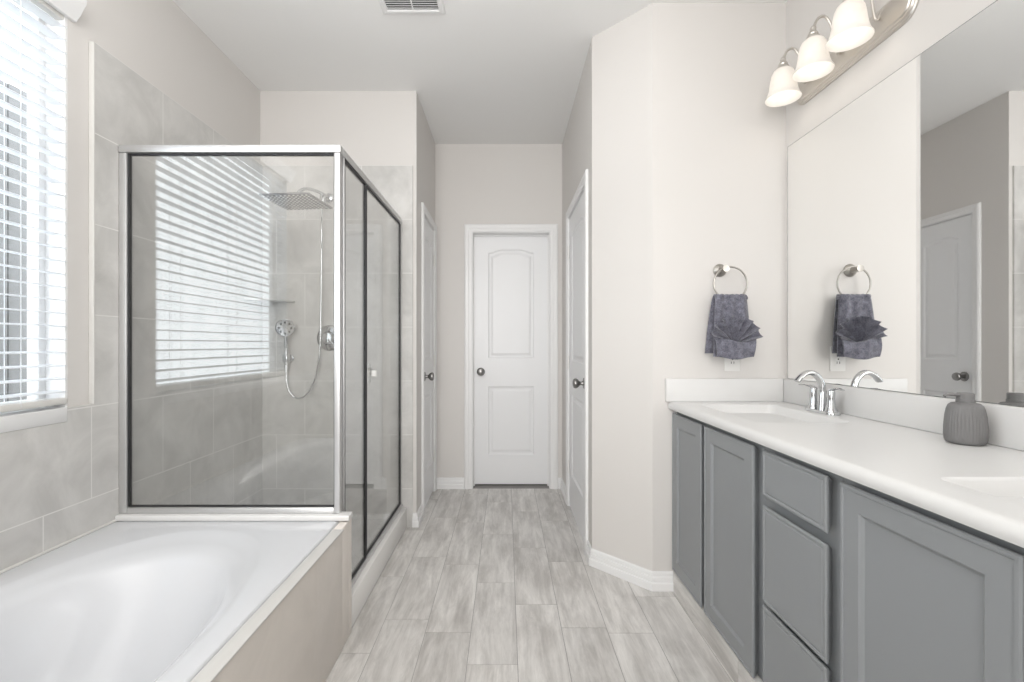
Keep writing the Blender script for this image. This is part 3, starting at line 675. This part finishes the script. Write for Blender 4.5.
fa = tag(empty('faucet', (1.238, 1.81, ZK)), 'chrome two-handle faucet with arched spout at the far sink', 'faucet')
bm = B(); P = rrect(-0.026, 0.026, -0.082, 0.082, 0.025, 0.0008)
ring_loft(bm, [P, [(x, y, 0.006) for x, y, z in P], [(x*0.9, y*0.96, 0.011) for x, y, z in P]], True, True, True); obj('faucet_base', bm, M['chrome'], fa)
bm = B(); n = 24
sp = catmull([(0, 0, 0.010), (0.001, 0, 0.055), (0.001, 0, 0.095), (-0.010, 0, 0.130), (-0.032, 0, 0.152), (-0.058, 0, 0.155), (-0.080, 0, 0.143), (-0.098, 0, 0.122)], 5)
rr = [0.017 - 0.004*min(1, i/8) for i in range(len(sp))]
rings = []; nrm = None
for i, p in enumerate(sp):
    t = (sp[min(i+1, len(sp)-1)]-sp[max(i-1, 0)]).normalized(); b_ = Vector((0, 1, 0)); q = t.cross(b_)
    f_ = i/(len(sp)-1); wv = rr[i]*(1+0.55*max(0, f_-0.35)); hv = rr[i]*(1-0.55*max(0, f_-0.25))
    rings.append([p + b_*math.cos(2*PI*k/20)*wv + q*math.sin(2*PI*k/20)*hv for k in range(20)])
ring_loft(bm, rings, True, True, True); obj('spout', bm, M['chrome'], fa)
for sgn in (-1, 1):
    bm = B(); lathe(bm, [(0.022, 0.0105), (0.020, 0.018), (0.014, 0.032), (0.0125, 0.060), (0.0135, 0.082), (0.012, 0.090), (0, 0.092)], 24, (0, sgn*0.051, 0)); hb = obj('handle_post', bm, M['chrome'], fa)
    bm = B(); tube(bm, catmull([(0.003, sgn*0.045, 0.089), (0.0, sgn*0.068, 0.097), (-0.004, sgn*0.095, 0.101), (-0.008, sgn*0.122, 0.099)], 5), [0.012]*4+[0.0105]*4+[0.0095]*4+[0.008]*4, 12, flat=0.42); obj('lever', bm, M['chrome'], hb)
bm = B(); tube(bm, [(0.022, 0, 0.010), (0.022, 0, 0.075)], 0.0028, 8); lathe(bm, [(0, 0.073), (0.005, 0.073), (0.006, 0.080), (0.004, 0.085), (0, 0.086)], 12, (0.022, 0, 0)); obj('lift_rod', bm, M['chrome'], fa)

# soap dispenser
sd = tag(empty('soap_dispenser', (1.233, 1.240, ZK)), 'matte grey ribbed soap dispenser on the white countertop', 'soap dispenser')
bm = B(); n = 120; prof = [(0.034, 0.0008), (0.039, 0.003), (0.0425, 0.010), (0.0440, 0.022), (0.0437, 0.045), (0.0415, 0.075), (0.0385, 0.093), (0.0350, 0.103), (0.029, 0.109), (0.019, 0.111)]
rings = []
for r, h in prof:
    k = 1.0 if 0.012 < h < 0.10 else 0.25
    rings.append([((r - 0.0015*k*abs(math.sin(20*a_)))*math.cos(a_), (r - 0.0015*k*abs(math.sin(20*a_)))*math.sin(a_), h) for a_ in [2*PI*i/n for i in range(n)]])
ring_loft(bm, rings, True, True, True); obj('bottle', bm, M['grey'], sd, ang=60)
bm = B(); lathe(bm, [(0, 0.1105), (0.0195, 0.1105), (0.0195, 0.117), (0.0180, 0.119), (0.0180, 0.134), (0.0165, 0.136), (0, 0.136)], 36); pc = obj('pump_collar', bm, M['grey'], sd)
bm = B(); tube(bm, catmull([(-0.013, 0, 0.130), (-0.030, 0.003, 0.131), (-0.044, 0.006, 0.130), (-0.050, 0.007, 0.127)], 5), [0.0055]*8+[0.0045]*8, 12, flat=0.75); obj('pump_nozzle', bm, M['grey'], sd)

# mirror
mr_ = tag(empty('mirror', (XM, 1.2, 0.99)), 'large frameless wall mirror above the countertop', 'mirror'); L0 = mr_.location
bm = B(); box(bm, XM-0.0068, XM-0.0062, 0.26, 2.133, 0.9905, 2.0575); obj('mirror_glass', local(bm, L0), M['mirror'], mr_)
bm = B()
for a in ((0.258, 2.135, 0.989, 0.9905), (0.258, 2.135, 2.0575, 2.0592), (0.258, 0.26, 0.9905, 2.0575), (2.133, 2.135, 0.9905, 2.0575)): box(bm, XM-0.0069, XM-0.0008, *a)
box(bm, XM-0.0061, XM-0.0008, 0.26, 2.133, 0.9905, 2.0575); obj('mirror_edge', local(bm, L0), M['medge'], mr_)

# ------------------------------------------------------------------ vanity light
vl = tag(empty('vanity_light', (XM, 1.765, 2.255)), 'three-shade nickel vanity light bar above the mirror', 'wall light'); L0 = vl.location
bm = B()
def stadium(hy, hz, x, n=14):
    P = []
    for i in range(n+1): a = -PI/2+PI*i/n; P.append((x, 1.765+(hy-hz)+hz*math.cos(a), 2.255+hz*math.sin(a)))
    for i in range(n+1): a = PI/2+PI*i/n; P.append((x, 1.765-(hy-hz)+hz*math.cos(a), 2.255+hz*math.sin(a)))
    return P
ring_loft(bm, [stadium(0.307, 0.058, XM-0.0008), stadium(0.307, 0.058, XM-0.006), stadium(0.302, 0.053, XM-0.009), stadium(0.298, 0.049, XM-0.009), stadium(0.294, 0.045, XM-0.014), stadium(0.288, 0.039, XM-0.014), stadium(0.284, 0.035, XM-0.018), stadium(0.279, 0.030, XM-0.019)], True, True, True)
obj('backplate', local(bm, L0), M['nickel'], vl, ang=25)
LZ = lambda z: 2.197 + (z-2.141)*0.905
for i, y in enumerate((1.976, 1.783, 1.594)):
    ax = 1.185
    bm = B(); tube(bm, catmull([(XM-0.012, y, 2.300), (1.291, y, 2.288), (1.282, y, 2.268), (1.272, y, 2.274), (1.264, y, 2.320), (1.254, y, 2.378), (1.232, y, 2.411), (1.206, y, 2.406), (1.189, y, 2.375), (ax, y, 2.345)], 7), 0.0048, 12)
    ar = obj('lamp_arm', local(bm, L0), M['nickel'], vl)
    bm = B(); lathe(bm, [(r*0.94, LZ(z)) for r, z in [(0, 2.336), (0.007, 2.336), (0.012, 2.328), (0.011, 2.318), (0.015, 2.310), (0.019, 2.304), (0.018, 2.298), (0.025, 2.290), (0.028, 2.276), (0, 2.272)]], 28, (ax, y, 0)); obj('socket_cup', local(bm, L0), M['nickel'], ar)
    bm = B()
    prof = [(0.026, 2.281), (0.033, 2.278), (0.041, 2.270), (0.048, 2.255), (0.0525, 2.232), (0.0555, 2.205), (0.0605, 2.178), (0.067, 2.158), (0.0745, 2.144), (0.0735, 2.141), (0.0655, 2.154), (0.0580, 2.178), (0.0530, 2.205), (0.0500, 2.231), (0.0455, 2.252), (0.039, 2.266), (0.032, 2.274), (0.026, 2.277)]
    lathe(bm, [(r*0.92, LZ(z)) for r, z in prof], 40, (ax, y, 0), cap=False); obj('lamp_shade', local(bm, L0), M['shade'], ar, ang=70)
    l = bpy.data.lights.new('vanity_bulb', 'POINT'); l.energy = 0.15; l.color = (1.0, 0.93, 0.84); l.shadow_soft_size = 0.028
    lo = bpy.data.objects.new('vanity_bulb', l); C.objects.link(lo); lo.location = (ax, y, 2.235)

# ------------------------------------------------------------------ towel ring and towel
RC = Vector((1.0205, 2.100, 1.424)); RR = 0.0755
tr_ = tag(empty('towel_ring', (0.995, YV, 1.498)), 'brushed nickel towel ring mounted on the wall beside the mirror', 'towel ring'); L0 = tr_.location
bm = B(); tube(bm, [RC + Vector((RR*math.cos(a), 0.0, RR*math.sin(a))) for a in [2*PI*i/48 for i in range(48)]], 0.0042, 10, closed=True); obj('ring', local(bm, L0), M['ringmetal'], tr_)
bm = B(); lathe(bm, [(0, -0.0006), (0.030, -0.0006), (0.030, -0.006), (0.024, -0.012), (0.014, -0.020), (0.0115, -0.040), (0.0145, -0.062), (0.016, -0.068), (0, -0.069)], 28, (0.997, YV, 1.492), 'Y'); obj('wall_mount', local(bm, L0), M['ringmetal'], tr_)
tw = tag(empty('hand_towel', (1.02, 2.10, 1.08)), 'slate grey hand towel with fan-folded pocket hanging in the ring', 'towel'); L0 = tw.location
def cloth(name, cols, rows, fn, thick, parent, ang=60):
    """closed cloth slab: fn(u,v) -> front point; thickness towards +y"""
    bm = B(); F = [[bm.verts.new(fn(i/cols, j/rows)) for i in range(cols+1)] for j in range(rows+1)]
    Bk = [[bm.verts.new(v.co + Vector((0, thick*(0.35+0.65*math.sin(PI*min(1, max(0, i/cols)))**0.5), 0))) for i, v in enumerate(r)] for r in F]
    for j in range(rows):
        for i in range(cols):
            bm.faces.new((F[j][i], F[j][i+1], F[j+1][i+1], F[j+1][i])); bm.faces.new((Bk[j][i], Bk[j+1][i], Bk[j+1][i+1], Bk[j][i+1]))
    for i in range(cols):
        bm.faces.new((F[0][i], Bk[0][i], Bk[0][i+1], F[0][i+1])); bm.faces.new((F[rows][i], F[rows][i+1], Bk[rows][i+1], Bk[rows][i]))
    for j in range(rows):
        bm.faces.new((F[j][0], F[j+1][0], Bk[j+1][0], Bk[j][0])); bm.faces.new((F[j][cols], Bk[j][cols], Bk[j+1][cols], F[j+1][cols]))
    return obj(name, local(bm, L0), M['terry'], parent, ang=ang)
zt = 1.372
def lerp(a, b_, t): return a+(b_-a)*t
def f_front(u, v):          # v 0 top .. 1 bottom: bunched in the ring, spreading below
    wl = lerp(0.952, 0.932, v**0.7); wr = lerp(1.088, 1.108, v**0.6)
    x = lerp(wl, wr, u); sag = RC.z - math.sqrt(max(0, 0.0725**2-min(0.0725, abs(x-RC.x))**2))
    z = lerp(1.370 + 0.003*math.sin(9*u), 1.092, v)
    y = 2.092 - 0.016*v - 0.010*math.sin(PI*u) - 0.005*(1-v)*math.sin(u*17) - 0.004*math.sin(u*9+v*2)
    return (x, y, z)
body = cloth('front_layer', 28, 22, f_front, 0.018, tw)
def f_back(u, v):
    wl = lerp(0.952, 0.915, v**0.6); wr = lerp(1.09, 1.104, v**0.6)
    z = lerp(1.376, 1.106, v); y = 2.112 + 0.010*v - 0.004*math.sin(u*14)
    return (lerp(wl, wr, u), y, z)
cloth('back_layer', 24, 20, f_back, 0.018, tw)
bm = B()                     # cloth gathered over the ring's lower arc
P = [(lerp(0.952, 1.092, i/20), 2.101, 1.362-0.004*math.sin(PI*i/20)+0.002*math.sin(i*1.9)) for i in range(21)]
tube(bm, P, [0.010+0.007*math.sin(PI*min(1, max(0, (i+1)/22)))**0.4 for i in range(21)], 14); obj('top_fold', local(bm, L0), M['terry'], tw, ang=60)
def f_pocket(u, v):
    wl = lerp(0.932, 0.938, v); wr = lerp(1.112, 1.102, v)
    top = 1.176 - 0.014*math.sin(PI*u) + 0.006*math.sin(u*7)
    bot = 1.086 + 0.006*math.cos(u*PI*2)
    z = lerp(top, bot, v)
    y = 2.056 - 0.012*math.sin(PI*u) - 0.008*math.sin(PI*v) + 0.003*math.sin(u*11)
    return (lerp(wl, wr, u), y, z)
cloth('pocket_fold', 28, 10, f_pocket, 0.016, tw)
# pleated fan tucked in the pocket
bm = B(); npl = 7; cx, cz = 1.022, 1.150; cols = npl*8; rows = 8
def f_fan(u, v):
    a = lerp(math.radians(158), math.radians(12), u); ph = u*npl*2*PI
    R_ = lerp(0.012, 0.112 + 0.020*math.sin(PI*u) + 0.004*math.sin(ph), v)
    amp = lerp(0.003, 0.021, v)
    y = 2.060 - 0.022*v + amp*math.sin(ph) + 0.006*math.sin(u*3)
    aa = a + 0.05*math.cos(ph)*v
    return (cx+R_*math.cos(aa)*0.98, y, cz+R_*math.sin(aa)*0.92)
F = [[bm.verts.new(f_fan(i/cols, j/rows)) for i in range(cols+1)] for j in range(rows+1)]
K = [[bm.verts.new(v.co+Vector((0, 0.007, 0))) for v in r] for r in F]
for j in range(rows):
    for i in range(cols):
        bm.faces.new((F[j][i], F[j][i+1], F[j+1][i+1], F[j+1][i])); bm.faces.new((K[j][i], K[j+1][i], K[j+1][i+1], K[j][i+1]))
for i in range(cols):
    bm.faces.new((F[0][i], K[0][i], K[0][i+1], F[0][i+1])); bm.faces.new((F[rows][i], F[rows][i+1], K[rows][i+1], K[rows][i]))
for j in range(rows):
    bm.faces.new((F[j][0], F[j+1][0], K[j+1][0], K[j][0])); bm.faces.new((F[j][cols], K[j][cols], K[j+1][cols], F[j+1][cols]))
obj('fan_fold', local(bm, L0), M['terry'], tw, ang=60)

# outlet under the towel
ol = tag(empty('wall_outlet', (1.055, YV, 1.08)), 'white wall outlet plate partly hidden below the hanging towel', 'outlet'); L0 = ol.location
bm = B(); box(bm, 1.019, 1.091, YV-0.006, YV-0.0006, 1.022, 1.138, bev=0.003); obj('cover_plate', local(bm, L0), M['plastic'], ol)
bm = B(); box(bm, 1.039, 1.071, YV-0.008, YV-0.0062, 1.046, 1.114, bev=0.002); sk = obj('socket', local(bm, L0), M['plastic'], ol)
bm = B()
for z in (1.062, 1.094):
    for x in (1.049, 1.061): box(bm, x-0.0012, x+0.0012, YV-0.0085, YV-0.0081, z-0.005, z+0.005)
box(bm, 1.052, 1.058, YV-0.0085, YV-0.0081, 1.075, 1.081)
obj('socket_slots', local(bm, L0), M['dark'], sk)

# ceiling vent
av = tag(empty('air_vent', (-0.437, 2.08, ZC)), 'white louvred air vent in the ceiling', 'air vent'); L0 = av.location
vx0, vx1, vy0, vy1 = -0.590, -0.292, 1.91, 2.222
bm = B()
def fr_(i, z): return [(vx0+i, vy0+i, z), (vx1-i, vy0+i, z), (vx1-i, vy1-i, z), (vx0+i, vy1-i, z)]
ring_loft(bm, [fr_(0, ZC-0.0006), fr_(0, ZC-0.004), fr_(0.006, ZC-0.010), fr_(0.024, ZC-0.012), fr_(0.028, ZC-0.008), fr_(0.028, ZC-0.0006)], True); obj('vent_frame', local(bm, L0), M['trim'], av, ang=20)
bm = B(); y = vy0+0.036
while y < vy1-0.03:
    P = [(y, ZC-0.011), (y+0.0045, ZC-0.003), (y+0.0058, ZC-0.0034), (y+0.0013, ZC-0.0114)]
    ring_loft(bm, [[(vx0+0.028, a, b_) for a, b_ in P], [(vx1-0.028, a, b_) for a, b_ in P]], True, True, True); y += 0.0145
box(bm, -0.443, -0.437, vy0+0.028, vy1-0.028, ZC-0.0105, ZC-0.003)
obj('louvres', local(bm, L0), M['trim'], av)
bm = B(); box(bm, vx0+0.026, vx1-0.026, vy0+0.026, vy1-0.026, ZC-0.0016, ZC-0.0004); obj('duct_shade_sheet', local(bm, L0), M['dark'], av)  # thin dark sheet, the shade behind the louvres put in as colour
